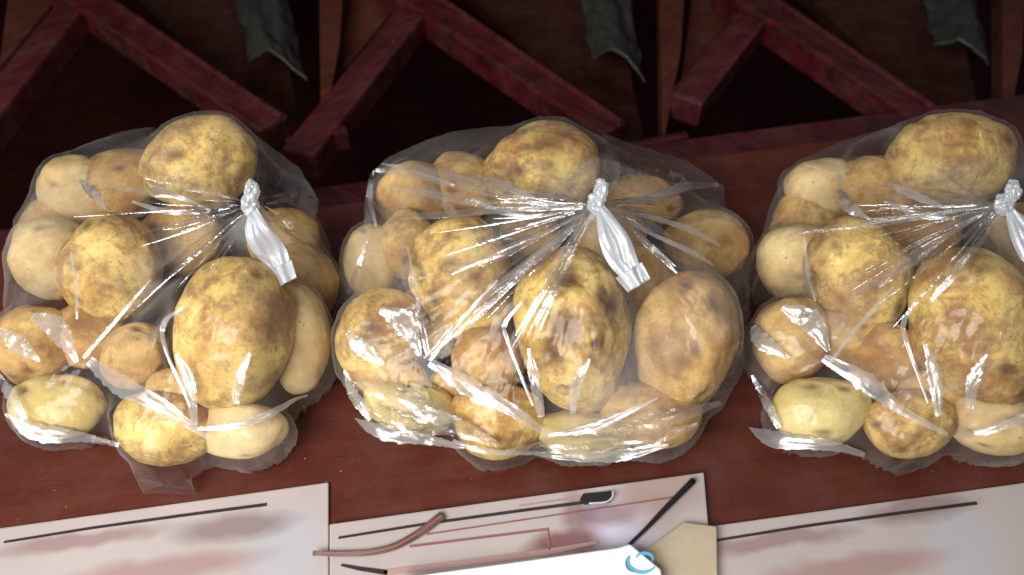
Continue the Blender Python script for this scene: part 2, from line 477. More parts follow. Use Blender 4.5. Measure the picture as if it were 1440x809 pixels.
def potato(px, py, z, rx, ry, ang, mat, label, group, seed, eyes=None, depth=0.86, lo=False, neyes=7):
    """centre pixel, height, half sizes in photo pixels, screen rotation"""
    c = P(px, py, z)
    s = pxsize(c)
    a, b = rx * s, ry * s
    d = min(a, b) * depth
    V, F = ICO_LO if lo else ICO
    r = np.random.default_rng(seed)
    o3 = r.uniform(-50, 50, 3)
    q = V * 1.15 + o3
    rad = 1 + 0.105 * vnoise(q[:, 0], q[:, 1], q[:, 2], seed) + 0.035 * vnoise(q[:, 0] * 2.3, q[:, 1] * 2.3, q[:, 2] * 2.3, seed + 1) \
        + 0.008 * vnoise(q[:, 0] * 7, q[:, 1] * 7, q[:, 2] * 7, seed + 2)
    eye = np.zeros(len(V))
    dirs = []
    if eyes:
        for ex, ey, er, ed in eyes:      # ex,ey in -1..1 of the visible disc
            dirs.append((np.array([ex, ey, math.sqrt(max(0.02, 1 - ex * ex - ey * ey))]), er, ed))
    for _ in range(neyes):
        v = r.normal(size=3); v /= np.linalg.norm(v)
        dirs.append((v, r.uniform(0.07, 0.13), r.uniform(0.02, 0.05)))
    for v, er, ed in dirs:
        v = v / np.linalg.norm(v)
        # slightly oval pits
        t = np.cross(v, [0.2, 1, 0.1]); t /= np.linalg.norm(t)
        dv = V - v
        dt = dv @ t
        dist = np.sqrt(np.maximum(0, (dv ** 2).sum(1) - 0.45 * dt ** 2)) / er
        wob = 1 + 0.35 * vnoise(V[:, 0] * 9 + seed, V[:, 1] * 9, V[:, 2] * 9, seed + 9)
        dist = dist * wob
        rad -= ed * np.exp(-dist ** 2 * 0.9)
        rad += ed * 0.30 * np.exp(-(dist - 1.9) ** 2 * 1.6)
        eye = np.maximum(eye, np.exp(-dist ** 2 * 0.9) * min(1, ed * 20))
    # egg asymmetry
    X = V * rad[:, None]
    X[:, 0] *= 1 + 0.07 * X[:, 1]
    X = X * np.array([a, b, d]) * 0.985
    ca, sa = math.cos(ang), math.sin(ang)
    Rz = np.array([[ca, -sa, 0], [sa, ca, 0], [0, 0, 1]])
    B = np.array([RT[:], UP[:], BK[:]]).T
    X = X @ (B @ Rz).T
    o = mesh_obj('potato', X, F, mat)
    at = o.data.attributes.new('eye', 'FLOAT', 'POINT')
    at.data.foreach_set('value', eye.astype(np.float32))
    o.location = c
    tag(o, label, 'potato', group)
    return np.asarray(X) + np.array(c[:])

# ------------------------------------------------------------------ bags
GS = 0.0014
def inside(poly, X, Y):
    ins = np.zeros(X.shape, bool)
    n = len(poly)
    for i in range(n):
        x1, y1 = poly[i]; x2, y2 = poly[(i + 1) % n]
        cond = ((y1 > Y) != (y2 > Y)) & (X < (x2 - x1) * (Y - y1) / (y2 - y1 + 1e-12) + x1)
        ins ^= cond
    return ins

def blur(a, n=1):
    for _ in range(n):
        p = np.pad(a, 1, mode='edge')
        a = (p[:-2, 1:-1] + p[2:, 1:-1] + p[1:-1, :-2] + p[1:-1, 2:] + 2 * a) / 6
    return a

def ellip_h(X, Y, c, ax):
    q = ((X - c[0]) / ax[0]) ** 2 + ((Y - c[1]) / ax[1]) ** 2
    return np.where(q < 1, c[2] + ax[2] * np.sqrt(np.maximum(0, 1 - q)), -1)

class Bag: pass

def make_bag(outline_px, pots, bumps, knot_px, knot_z, label, seed, detail=1.0, group='tied clear bags of potatoes on the table'):
    """outline_px: points where the film meets the table, seen in the photo; pots: vertex clouds"""
    poly = [P(x, y, 0.0) for x, y in outline_px]
    poly = smooth_path([(p.x, p.y) for p in poly + [poly[0]]], 160)[:-1]
    poly = [(p[0] + 0.0035 * float(vnoise(i * 0.33, 0.5, seed=seed)) , p[1] + 0.0035 * float(vnoise(i * 0.33, 9.5, seed=seed + 3))) for i, p in enumerate(poly)]
    xs = [p[0] for p in poly]; ys = [p[1] for p in poly]
    x0, x1, y0, y1 = min(xs) - .03, max(xs) + .03, min(ys) - .03, max(ys) + .03
    nx, ny = int((x1 - x0) / GS), int((y1 - y0) / GS)
    gx = x0 + np.arange(nx) * GS; gy = y0 + np.arange(ny) * GS
    X, Y = np.meshgrid(gx, gy)
    poly_in = inside(poly, X, Y)
    obs = np.zeros_like(X)
    for pc in pots:
        ix = ((pc[:, 0] - x0) / GS).round().astype(int); iy = ((pc[:, 1] - y0) / GS).round().astype(int)
        ok = (ix >= 0) & (ix < nx) & (iy >= 0) & (iy < ny)
        np.maximum.at(obs, (iy[ok], ix[ok]), pc[ok, 2] + 0.0015)
    for _ in range(2):                    # close pinholes between splatted vertices
        p = np.pad(obs, 1, mode='edge')
        obs = np.maximum.reduce([obs, p[:-2, 1:-1], p[2:, 1:-1], p[1:-1, :-2], p[1:-1, 2:]])
    obs_p = obs.copy()
    for line in bumps:                    # taut creases that hold the slack film up
        for (ax_, ay_, az_), (bx_, by_, bz_) in zip(line, line[1:]):
            a_ = P(ax_, ay_, az_); b_ = P(bx_, by_, bz_)
            for q_ in np.linspace(0, 1, 140):
                p_ = a_ * (1 - q_) + b_ * q_
                i_ = int(round((p_.x - x0) / GS)); j_ = int(round((p_.y - y0) / GS))
                if 1 <= i_ < nx - 1 and 1 <= j_ < ny - 1:
                    obs[j_ - 1:j_ + 1, i_ - 1:i_ + 1] = np.maximum(obs[j_ - 1:j_ + 1, i_ - 1:i_ + 1], p_.z)
    fp = obs > 0.004
    for _ in range(4):
        p = np.pad(fp, 1)
        fp = p[1:-1, 1:-1] | p[:-2, 1:-1] | p[2:, 1:-1] | p[1:-1, :-2] | p[1:-1, 2:]
    ins = (poly_in | fp).astype(float)
    fld = blur(ins, 40)
    fld = fld + (0.16 * np.abs(vnoise(X * 24, Y * 24, seed=seed + 50)) - 0.05 + 0.05 * np.abs(vnoise(X * 70, Y * 70, seed=seed + 51))) * (fld > .02) * (1 - blur(fp.astype(float), 3))
    fld = blur(fld, 2)
    gy_, gx_ = np.gradient(fld)
    ins = fld > 0.50
    soft = blur(ins.astype(float), 6)
    core = soft > 0.80
    K = P(knot_px[0], knot_px[1], knot_z)
    kr = np.hypot(X - K.x, Y - K.y)
    obs = np.where(kr < 0.006, np.maximum(obs, K.z), obs)
    base = 0.0025
    # membrane over the obstacles, coarse to fine
    h = None
    for st, it in ((8, 160), (4, 160), (2, 120), (1, 90)):
        o_ = obs[::st, ::st]; m_ = core[::st, ::st]
        if st > 1:   # conservative obstacle
            pad = np.pad(obs, ((0, (-ny) % st), (0, (-nx) % st)), mode='edge')
            o_ = pad.reshape(pad.shape[0] // st, st, pad.shape[1] // st, st).max(axis=(1, 3))[:m_.shape[0], :m_.shape[1]]
            o_ = np.where(m_, o_, 0)
        if h is None: h = o_.copy()
        else:
            h = np.kron(h, np.ones((2, 2)))[:o_.shape[0], :o_.shape[1]]
            if h.shape != o_.shape:
                h = np.pad(h, ((0, o_.shape[0] - h.shape[0]), (0, o_.shape[1] - h.shape[1])), mode='edge')
        for _ in range(it):
            p = np.pad(h, 1, mode='edge')
            h = (p[:-2, 1:-1] + p[2:, 1:-1] + p[1:-1, :-2] + p[1:-1, 2:]) / 4
            h = np.maximum(h, o_)
            h = np.where(m_, h, base)
    h = blur(h, 3)
    hs = h.copy()
    slack = np.clip((hs - obs_p) / 0.006, 0.22, 1)
    slack = blur(slack, 3)
    # distance-ish weight from the outline
    dist = blur(ins.astype(float), 40)
    edge_w = np.clip((dist - 0.5) * 2, 0, 1)
    # pleats running out of the knot
    th = np.arctan2(Y - K.y, X - K.x)
    thw = th + 0.10 * vnoise(X * 22, Y * 22, seed=seed + 5)
    def ridge(n): return (1 - np.abs(n)) ** 3
    cs, sn = np.cos(thw), np.sin(thw)
    p1 = ridge(vnoise(cs * 8 + 20, sn * 8 + 20, kr * 5, seed=seed + 11) * 1.8)
    p2 = ridge(vnoise(cs * 20 + 40, sn * 20 + 40, kr * 7, seed=seed + 12) * 1.8)
    p1 = np.clip(p1, 0, 1); p2 = np.clip(p2, 0, 1)
    A1 = (0.35 + 0.65 * slack) * np.clip(0.6 + vnoise(cs * 5 + 3, sn * 5 + 3, kr * 14, seed=seed + 13), 0, 1) * np.minimum(kr * 0.12, 0.0038) * np.exp(-(kr / 0.13) ** 1.6)
    A2 = np.minimum(kr * 0.07, 0.0018) * np.exp(-(kr / 0.15) ** 2)
    h = h + (A1 * p1 + A2 * p2) * edge_w
    # slack film: large soft folds and sharp crinkles
    wx = X + 0.012 * vnoise(X * 30, Y * 30, seed=seed + 20); wy = Y + 0.012 * vnoise(X * 30, Y * 30, seed=seed + 21)
    ca, sa = math.cos(-0.5), math.sin(-0.5)
    u = wx * ca - wy * sa; v = wx * sa + wy * ca
    c1 = np.clip(1 - np.abs(vnoise(u * 14, v * 40, seed=seed + 22)) * 2.4, 0, 1) ** 1.5
    c2 = np.clip(1 - np.abs(vnoise(u * 60, v * 34, seed=seed + 23)) * 2.2, 0, 1) ** 1.5
    c3 = vnoise(X * 18, Y * 18, seed=seed + 24)
    patch = np.clip(vnoise(X * 16, Y * 16, seed=seed + 25) * 1.5 + 0.5, 0, 1)
    low = 1 - np.clip((hs - 0.015) / 0.05, 0, 1) * 0.5
    h = h + detail * slack * low * np.clip(edge_w * 3, 0, 1) * (0.0035 * c1 * patch + 0.0006 * c2 * patch + 0.0010 * (c3 + 1) * 0.5)
    # crumpled skirt near the table
    skirt = np.clip(1 - hs / 0.030, 0, 1)
    h = h + skirt * np.clip(edge_w * 2.5, 0, 1) * (0.0045 * np.clip(1 - np.abs(vnoise(wx * 55, wy * 55, seed=seed + 26)) * 2, 0, 1) + 0.002 * (1 + vnoise(wx * 130, wy * 130, seed=seed + 27)))
    h = np.where(ins, h, base)
    idx = -np.ones(X.shape, int)
    rows, cols = np.nonzero(ins)
    idx[rows, cols] = np.arange(len(rows))
    n0 = len(rows)
    jit = 0.0006
    vx = X[rows, cols] + jit * vnoise(rows * .4, cols * .4, seed=seed + 30); vy = Y[rows, cols] + jit * vnoise(rows * .4, cols * .4, seed=seed + 31)
    pi = np.pad(ins, 1)
    brd = ins & ~(pi[:-2, 1:-1] & pi[2:, 1:-1] & pi[1:-1, :-2] & pi[1:-1, 2:] & pi[:-2, :-2] & pi[2:, 2:] & pi[:-2, 2:] & pi[2:, :-2])
    g2 = gx_ ** 2 + gy_ ** 2 + 1e-9
    mv = np.where(brd, (fld - 0.50) / g2, 0)
    lim = 1.6
    sx = np.clip(-mv * gx_, -lim, lim) * GS; sy = np.clip(-mv * gy_, -lim, lim) * GS
    vx = vx + sx[rows, cols]; vy = vy + sy[rows, cols]
    h = np.where(brd, base, h)
    # the film tucks in under the bulging potatoes
    gl = np.sqrt(g2)
    nearb = np.clip((0.80 - fld) / 0.35, 0, 1)
    tuck = 0.025 * np.clip(1 - h / 0.030, 0, 1) ** 1.2 * nearb
    gxs, gys = blur(gx_ / gl, 6), blur(gy_ / gl, 6)
    vx = vx + (tuck * gxs)[rows, cols]; vy = vy + (tuck * gys)[rows, cols]
    top = np.stack([vx, vy, h[rows, cols]], 1)
    a = idx[:-1, :-1]; b = idx[:-1, 1:]; c = idx[1:, 1:]; d = idx[1:, :-1]
    ok = (a >= 0) & (b >= 0) & (c >= 0) & (d >= 0)
    F = np.stack([a[ok], b[ok], c[ok], d[ok]], 1)
    root = empty('potato_bag', (K.x, K.y, 0.0))
    tag(root, label, 'bag', group)
    me = bpy.data.meshes.new('film')
    me.vertices.add(n0); me.vertices.foreach_set('co', top.astype(np.float32).ravel())
    me.loops.add(F.size); me.loops.foreach_set('vertex_index', F.ravel().astype(np.int32))
    me.polygons.add(len(F)); me.polygons.foreach_set('loop_start', np.arange(0, F.size, 4, dtype=np.int32))
    me.update(calc_edges=True)
    me.polygons.foreach_set('use_smooth', [True] * len(F))
    at = me.attributes.new('milk', 'FLOAT', 'POINT')
    near = np.clip(1.25 - np.clip((dist - 0.5) * 2, 0, 1) * 1.6, 0, 1)
    mk = 0.26 * near * (0.15 + 0.85 * (Y < K.y - 0.06)) * (0.6 + 0.4 * vnoise(X * 30, Y * 30, seed=seed + 44)) + 0.10 * (A1 / 0.0038) * p1 ** 2 + slack * (0.13 * c1 * patch + 0.06 * c2 * patch) + 0.16 * np.clip(vnoise(u * 10 + 5, v * 30, seed=seed + 41), 0, 1) ** 1.5 \
        + 0.30 * np.exp(-(kr / 0.022) ** 2)
    at.data.foreach_set('value', mk[rows, cols].astype(np.float32))
    me.materials.append(M['film'])
    o = bpy.data.objects.new('film', me); COL.objects.link(o)
    o.parent = root; o.matrix_parent_inverse = Matrix.Translation(-root.location)
    # underside lying on the table
    cx, cy = sum(xs) / len(xs), sum(ys) / len(ys)
    bverts = [(cx + (p[0] - cx) * .90, cy + (p[1] - cy) * .86, 0.0015) for p in poly]
    bverts.append((cx, cy, 0.0012))
    nb = len(poly)
    mesh_obj('base_film', bverts, [(i, (i + 1) % nb, nb) for i in range(nb)], M['base'], root)
    B = Bag(); B.root = root; B.K = K; B.h = h; B.x0 = x0; B.y0 = y0; B.nx = nx; B.ny = ny
    return B

def film_point(B, px, py):
    """where the sight line meets the film of bag B"""
    d = ray(px, py).normalized()
    t0 = (0.20 - CAM.z) / d.z
    p = CAM + d * t0
    for _ in range(600):
        i = int(round((p.x - B.x0) / GS)); j = int(round((p.y - B.y0) / GS))
        if 0 <= i < B.nx and 0 <= j < B.ny and p.z <= B.h[j, i]: break
        if p.z <= 0.004: break
        p = p + d * 0.0006
    return p

LDIR = Vector((-0.45, -0.75, 0.80)).normalized()
def fold(B, pts, widths, seed, lift=0.003, mat='fold', n=60, nc=11, amp=0.22, tilt=0.8, name='fold'):
    """a pinched crease of film standing along a line on the bag"""
    pix = smooth_path(pts, n)
    hit = [film_point(B, x, y) for x, y in pix]
    on = [q_.z > 0.006 for q_ in hit]
    best = (0, 0); a0 = None
    for i, k_ in enumerate(on + [False]):
        if k_ and a0 is None: a0 = i
        if not k_ and a0 is not None:
            if i - a0 > best[1] - best[0]: best = (a0, i)
            a0 = None
    if best[1] - best[0] < 8: return None
    if best[1] - best[0] < n:            # keep only the stretch that lies on the bag
        pts = [tuple(q_) for q_ in pix[best[0]:best[1]]][::max(1, (best[1] - best[0]) // 7)]
        pix = smooth_path(pts, n)
        widths = [0.5 if best[0] else widths[0]] + list(widths[1:-1]) + [0.5 if best[1] < n else widths[-1]]
        hit = [film_point(B, x, y) for x, y in pix]
    dep = np.array([(q_ - CAM).length for q_ in hit])
    dp = np.pad(dep, 4, mode='edge')
    dep = np.min([dp[k:k + n] for k in range(9)], axis=0)
    dp = np.pad(dep, 5, mode='edge')
    dep = np.mean([dp[k:k + n] for k in range(11)], axis=0) - 0.001
    path = [CAM + ray(x, y).normalized() * float(t_) for (x, y), t_ in zip(pix, dep)]
    ws = smooth_path([(w,) for w in widths], n)
    hv = (LDIR + (CAM - path[n // 2]).normalized()).normalized()
    r = random.Random(seed)
    vs, fs = [], []
    for i, p in enumerate(path):
        t = (path[min(i + 1, n - 1)] - path[max(i - 1, 0)]).normalized()
        up = (Vector((0, 0, 1)) * (1 - tilt) + hv * tilt).normalized()
        s = t.cross(up).normalized()
        nn = s.cross(t).normalized()
        wd = max(0.0003, float(ws[i][0])) * pxsize(p)
        for k in range(nc):
            u = k / (nc - 1) - 0.5
            jag = 1 + 0.16 * float(vnoise(i * 0.55, 3 * (u > 0), seed=seed))
            wav = (math.cos(u * math.pi) * 0.25 + 0.26 * float(vnoise(i * 0.14, k * 0.45, seed=seed + 2)) + 0.035 * float(vnoise(i * 0.5, k * 0.9, seed=seed + 3))) * amp
            vs.append(p + s * u * wd * jag + nn * (lift + wav * wd))
    for i in range(n - 1):
        for k in range(nc - 1):
            a = i * nc + k
            fs.append((a, a + 1, a + nc + 1, a + nc))
    return mesh_obj(name, vs, fs, M[mat], B.root)

def knot_and_tail(B, kx, ky, tail, widths, seed, loop=True):
    """bunched neck, knot and the loose end of the bag"""
    K = B.K
    s = pxsize(K)
    # knot: short twisted lump
    V, F = ICO_LO
    q = V * 2.2
    rad = 1 + 0.22 * vnoise(q[:, 0], q[:, 1], q[:, 2], seed) + 0.10 * vnoise(q[:, 0] * 3, q[:, 1] * 3, q[:, 2] * 3, seed + 1)
    for nm, (ox, oy, oz, rx, ry, rz, rot) in (('knot', (-3, 2, .006, 12, 15, 10, 0.3)), ('knot_loop', (3, 20, .011, 10, 15, 9, 0.05))):
        X = V * rad[:, None] * np.array([rx, ry, rz]) * s
        ca, sa = math.cos(rot), math.sin(rot)
        X = X @ np.array([[ca, -sa, 0], [sa, ca, 0], [0, 0, 1]]).T
        Bm = np.array([RT[:], UP[:], BK[:]]).T
        X = X @ Bm.T + np.array((K + RT * ox * s + UP * oy * s + BK * oz)[:])
        mesh_obj(nm, X, F, M['knot'], B.root)
    # tail: flattened ribbon, pleated lengthwise
    n, nc = 60, 15
    base = []
    for i, (x, y, dz) in enumerate(tail):
        p = film_point(B, x, y) if i else K.copy()
        base.append(tuple(p + BK * dz))
    path = [Vector(p) for p in smooth_path(base, n)]
    ws = smooth_path([(w,) for w in widths], n)
    def ribbon(off, wmul, nm, t0=0.0, t1=1.0, sd=0):
        vs, fs = [], []
        i0, i1 = int(t0 * (n - 1)), int(t1 * (n - 1))
        m = 0
        for i in range(i0, i1 + 1):
            p = path[i]
            t = (path[min(i + 1, n - 1)] - path[max(i - 1, 0)]).normalized()
            s_ = t.cross(BK).normalized()
            f = i / (n - 1)
            wd = float(ws[i][0]) * s * wmul
            o = off(f) * s
            for k in range(nc):
                u = k / (nc - 1) - 0.5
                pl = 0.13 * math.sin(u * 9 + sd + 1.3 * math.sin(f * 5)) + 0.26 * float(vnoise(u * 3.5 + sd, f * 4, seed=seed + sd))
                vs.append(p + s_ * (u * wd + o) + BK * (pl * wd * 0.45 + 0.001 * sd))
            m += 1
        for i in range(m - 1):
            for k in range(nc - 1):
                a = i * nc + k
                fs.append((a, a + 1, a + nc + 1, a + nc))
        ob = mesh_obj(nm, vs, fs, M['knot'], B.root)
        md = ob.modifiers.new('thickness', 'SOLIDIFY'); md.thickness = 0.0006
        return ob
    if loop:
        ribbon(lambda f: 12 * math.sin(math.pi * min(1, f)) - 1, 0.44, 'tail', sd=1)
        ribbon(lambda f: -10 * math.sin(math.pi * min(1, f)), 0.52, 'tail', sd=2)
        ribbon(lambda f: 0, 1.0, 'tail_end', 0.80, 1.0, sd=3)
    else:
        ribbon(lambda f: 0, 1.0, 'tail', sd=1)

# ---- middle bag
G0 = 'potatoes in the middle bag'
mid = []
def pm(*a, **k): mid.append(potato(*a, **k))
pm(762, 246, 0.095, 83, 70, R(8), M['pot_a'], 'bright ochre potato at the very top of the middle bag, above the white knot', G0, 11,
   eyes=[(-0.45, 0.05, 0.16, 0.07), (0.15, 0.52, 0.16, 0.04), (-0.2, 0.5, 0.12, 0.04), (0.1, 0.05, .09, .03)])
pm(650, 392, 0.070, 72, 86, R(20), M['pot_a'], 'brown mottled potato below the left folds of the middle bag, left of the largest one', G0, 23,
   eyes=[(-0.1, 0.3, 0.12, 0.04), (0.3, -0.05, 0.12, 0.04), (0.1, 0.7, .1, .03)])
pm(806, 463, 0.078, 82, 121, R(4), M['pot_a'], 'largest potato with deep brown eyes, standing upright under the white tail of the knot', G0, 37,
   eyes=[(-0.19, 0.05, 0.19, 0.24), (-0.46, -0.28, 0.16, 0.20), (0.25, 0.08, 0.11, 0.04), (0.38, -0.13, 0.08, 0.07), (0.25, -0.14, 0.06, 0.05), (-0.02, 0.62, 0.17, 0.06), (-0.28, -0.64, .06, .05), (.55, .3, .2, .05)])
pm(965, 478, 0.066, 72, 104, R(-4), M['pot_b'], 'smooth tan potato at the right end of the middle bag', G0, 41, eyes=[(0.0, -0.1, 0.09, 0.04), (-.3, -.5, .06, .03)])
pm(582, 276, 0.056, 56, 50, R(10), M['pot_b'], 'small pinkish tan potato in the upper left corner of the middle bag', G0, 53)
pm(536, 476, 0.048, 62, 70, R(-25), M['pot_a'], 'ochre potato half hidden in the folds at the left end of the middle bag', G0, 59, eyes=[(-.2, .2, .2, .04), (.2, .0, .1, .04)])
pm(545, 528, 0.036, 62, 40, R(-20), M['pot_b'], 'brown freckled potato low in the left corner of the middle bag', G0, 61)
pm(524, 372, 0.038, 40, 54, R(0), M['pot_c'], 'pale yellow potato seen only as a sliver at the left edge of the middle bag', G0, 67)
pm(700, 592, 0.036, 66, 54, R(-12), M['pot_a'], 'yellow potato at the bottom of the middle bag, below and left of the largest one', G0, 71)
pm(686, 512, 0.044, 56, 56, R(0), M['pot_b'], 'plain tan potato wedged between the mottled one and the largest one', G0, 73)
pm(915, 584, 0.036, 74, 50, R(-8), M['pot_b'], 'brownish potato at the lower right of the middle bag, under the smooth tan one', G0, 79)
pm(822, 612, 0.026, 76, 34, R(-4), M['pot_d'], 'greenish pale potato along the bottom edge of the middle bag', G0, 83)
pm(575, 572, 0.028, 72, 38, R(-14), M['pot_d'], 'greenish yellow potato under milky film in the lower left of the middle bag', G0, 89)
pm(900, 285, 0.044, 60, 42, R(-5), M['pot_b'], 'dim potato behind the film to the right of the knot', G0, 97, eyes=[(.7, -.2, .12, .08)])
pm(858, 335, 0.048, 48, 46, R(0), M['pot_b'], 'brown potato in shade just below the knot', G0, 101)
pm(995, 345, 0.034, 58, 50, R(0), M['pot_b'], 'tan potato at the upper right end of the middle bag', G0, 103)
pm(655, 262, 0.060, 58, 50, R(-20), M['pot_b'], 'dull potato veiled by streaked film left of the top potato', G0, 107)

pm(745, 335, 0.040, 46, 44, R(0), M['pot_b'], 'shaded potato under the pleats that run down left from the knot', G0, 109)
pm(574, 345, 0.050, 42, 52, R(0), M['pot_b'], 'small tan potato below the pinkish one and left of the mottled one', G0, 113)
pm(600, 455, 0.030, 52, 52, R(0), M['pot_b'], 'shaded potato below the mottled one at its lower left', G0, 117)
pm(895, 400, 0.036, 52, 60, R(0), M['pot_b'], 'shaded potato in the gap right of the largest one', G0, 119)
pm(640, 545, 0.024, 40, 30, R(0), M['pot_b'], 'shaded potato below the bright slanting fold of film', G0, 121)

bag0 = make_bag([(474, 528), (478, 440), (496, 395), (512, 330), (528, 290), (600, 252), (760, 240), (900, 236), (1000, 275), (1045, 360), (1052, 470), (1040, 560),
                 (1000, 608), (930, 638), (860, 646), (760, 645), (680, 630), (610, 625), (535, 615), (508, 596)],
                mid,
                [[(524, 245, .040), (545, 222, .050), (605, 196, .058), (640, 184, .064), (690, 180, .075), (740, 176, .10)], [(850, 190, .08), (895, 204, .062), (962, 224, .045), (1020, 262, .030)]],
                (840, 290), 0.140, 'knotted clear plastic bag of potatoes in the middle, its knot between two big potatoes', 5)
knot_and_tail(bag0, 840, 290, [(843, 292, 0.006), (856, 330, 0.012), (872, 366, 0.010), (896, 402, 0.006)], [20, 40, 44, 34], 3)
FO = [([(536, 436), (570, 455), (592, 500)], [10, 34, 6]),
      ([(606, 510), (660, 545), (716, 575), (772, 612)], [12, 26, 19, 6]),
      ([(490, 468), (510, 490), (540, 512)], [6, 22, 6]),
      ([(604, 262), (622, 282), (642, 300)], [4, 20, 3]),
      ([(690, 252), (725, 268), (775, 294)], [4, 12, 3]),
      ([(665, 282), (710, 300), (760, 306)], [3, 8, 3]),
      ([(735, 425), (712, 455), (715, 480), (750, 570)], [3, 7, 5, 4]),
      ([(744, 490), (752, 530), (762, 585)], [4, 16, 10]),
      ([(830, 505), (812, 540), (806, 580)], [4, 16, 8]),
      ([(772, 612), (840, 600), (925, 560)], [4, 12, 3]),
      ([(890, 325), (915, 345), (950, 375)], [3, 5, 2]),
      ([(880, 305), (920, 330), (962, 352)], [3, 5, 3]),
      ([(700, 395), (650, 450), (606, 508)], [3, 6, 5]),
      ([(575, 350), (585, 400), (590, 440)], [3, 5, 3]),
      ([(540, 232), (580, 240), (640, 262)], [2, 6, 3]),
      ([(528, 236), (522, 270), (530, 320)], [2, 9, 4]),
      ([(500, 588), (540, 608), (610, 620), (660, 630)], [6, 22, 14, 6]),
      ([(486, 520), (500, 556), (522, 590)], [4, 16, 8]),
      ([(740, 636), (800, 642), (870, 641), (940, 626)], [5, 12, 16, 5]),
      ([(560, 560), (610, 585), (650, 590)], [4, 22, 5]),
      ([(640, 620), (680, 634), (745, 638)], [3, 8, 4])]
for i, (pts, ws) in enumerate(FO):
    fold(bag0, pts, ws, 100 + i * 7, mat='rim' if i >= 16 else 'veil' if i == 3 else 'fold')
FAN = [([(866, 292), (905, 282), (962, 266), (1005, 262)], [3, 9, 14, 6]), ([(868, 298), (910, 306), (965, 322), (1010, 345)], [2, 7, 9, 4]),
       ([(872, 306), (912, 328), (965, 352), (1000, 372)], [2, 5, 7, 3]), ([(880, 322), (915, 350), (952, 384)], [2, 6, 4]),
       ([(530, 240), (600, 246), (690, 268), (770, 286), (822, 291)], [5, 20, 18, 10, 4]), ([(540, 262), (620, 276), (700, 290), (820, 294)], [3, 12, 14, 4]),
       ([(600, 506), (660, 450), (740, 378), (822, 304)], [6, 18, 16, 4]), ([(566, 330), (572, 390), (590, 440), (604, 500)], [5, 14, 16, 8]),
       ([(524, 250), (520, 290), (516, 340), (492, 420)], [4, 11, 9, 6]), ([(500, 540), (560, 562), (640, 600), (700, 628)], [10, 34, 26, 8]),
       ([(790, 612), (860, 600), (940, 590), (1010, 570)], [6, 28, 24, 6]), ([(700, 640), (790, 628), (900, 622), (980, 600)], [4, 22, 24, 6]),
       ([(520, 575), (580, 598), (640, 612)], [6, 30, 8])]
for i, (pts, ws) in enumerate(FAN):
    fold(bag0, pts, ws, 300 + i * 7, mat='fold' if i < 3 else 'veil', lift=0.004, tilt=0.85 if i < 6 else 0.4, n=70)
def pleats(B, dx, seed, n):
    r_ = random.Random(seed)
    for k in range(n // 4):
        a = R(r_.choice([r_.uniform(160, 196), r_.uniform(200, 238), r_.uniform(-42, 14)]))
        ln = r_.uniform(130, 300) if math.cos(a) < 0 else r_.uniform(80, 130)
        q = [(840 + dx + math.cos(a) * d * ln + 8 * math.sin(k + 3 * d), 290 - math.sin(a) * d * ln) for d in (.12, .4, .7, 1)]
        fold(B, q, [2, 7, 13, 5], seed + 500 + k * 3, lift=0.003, mat='veil', n=40, nc=11, amp=0.25, tilt=r_.uniform(.0, .7), name='pleat')
    for k in range(n):
        side = k % 5
        if side < 2:   a = R(r_.uniform(168, 200))
        elif side < 4: a = R(r_.uniform(205, 245))
        else:          a = R(r_.uniform(-50, 12))
        ln = r_.uniform(90, 250) if side < 4 else r_.uniform(60, 120)
        s0 = r_.uniform(14, 40)
        bend = r_.uniform(-12, 12)
        q = []
        for t in (0, .33, .66, 1):
            d = s0 + (ln - s0) * t
            q.append((840 + dx + math.cos(a) * d + bend * t * t, 290 - math.sin(a) * d + bend * t * (1 - t) * 2))
        fold(B, q, [r_.uniform(1, 2), r_.uniform(2, 5), r_.uniform(2, 6), 0.8], seed + k * 3, lift=0.0025, mat='pleat', n=30, nc=5, amp=0.3, tilt=r_.uniform(.1, .9), name='pleat')
pleats(bag0, 0, 900, 44)

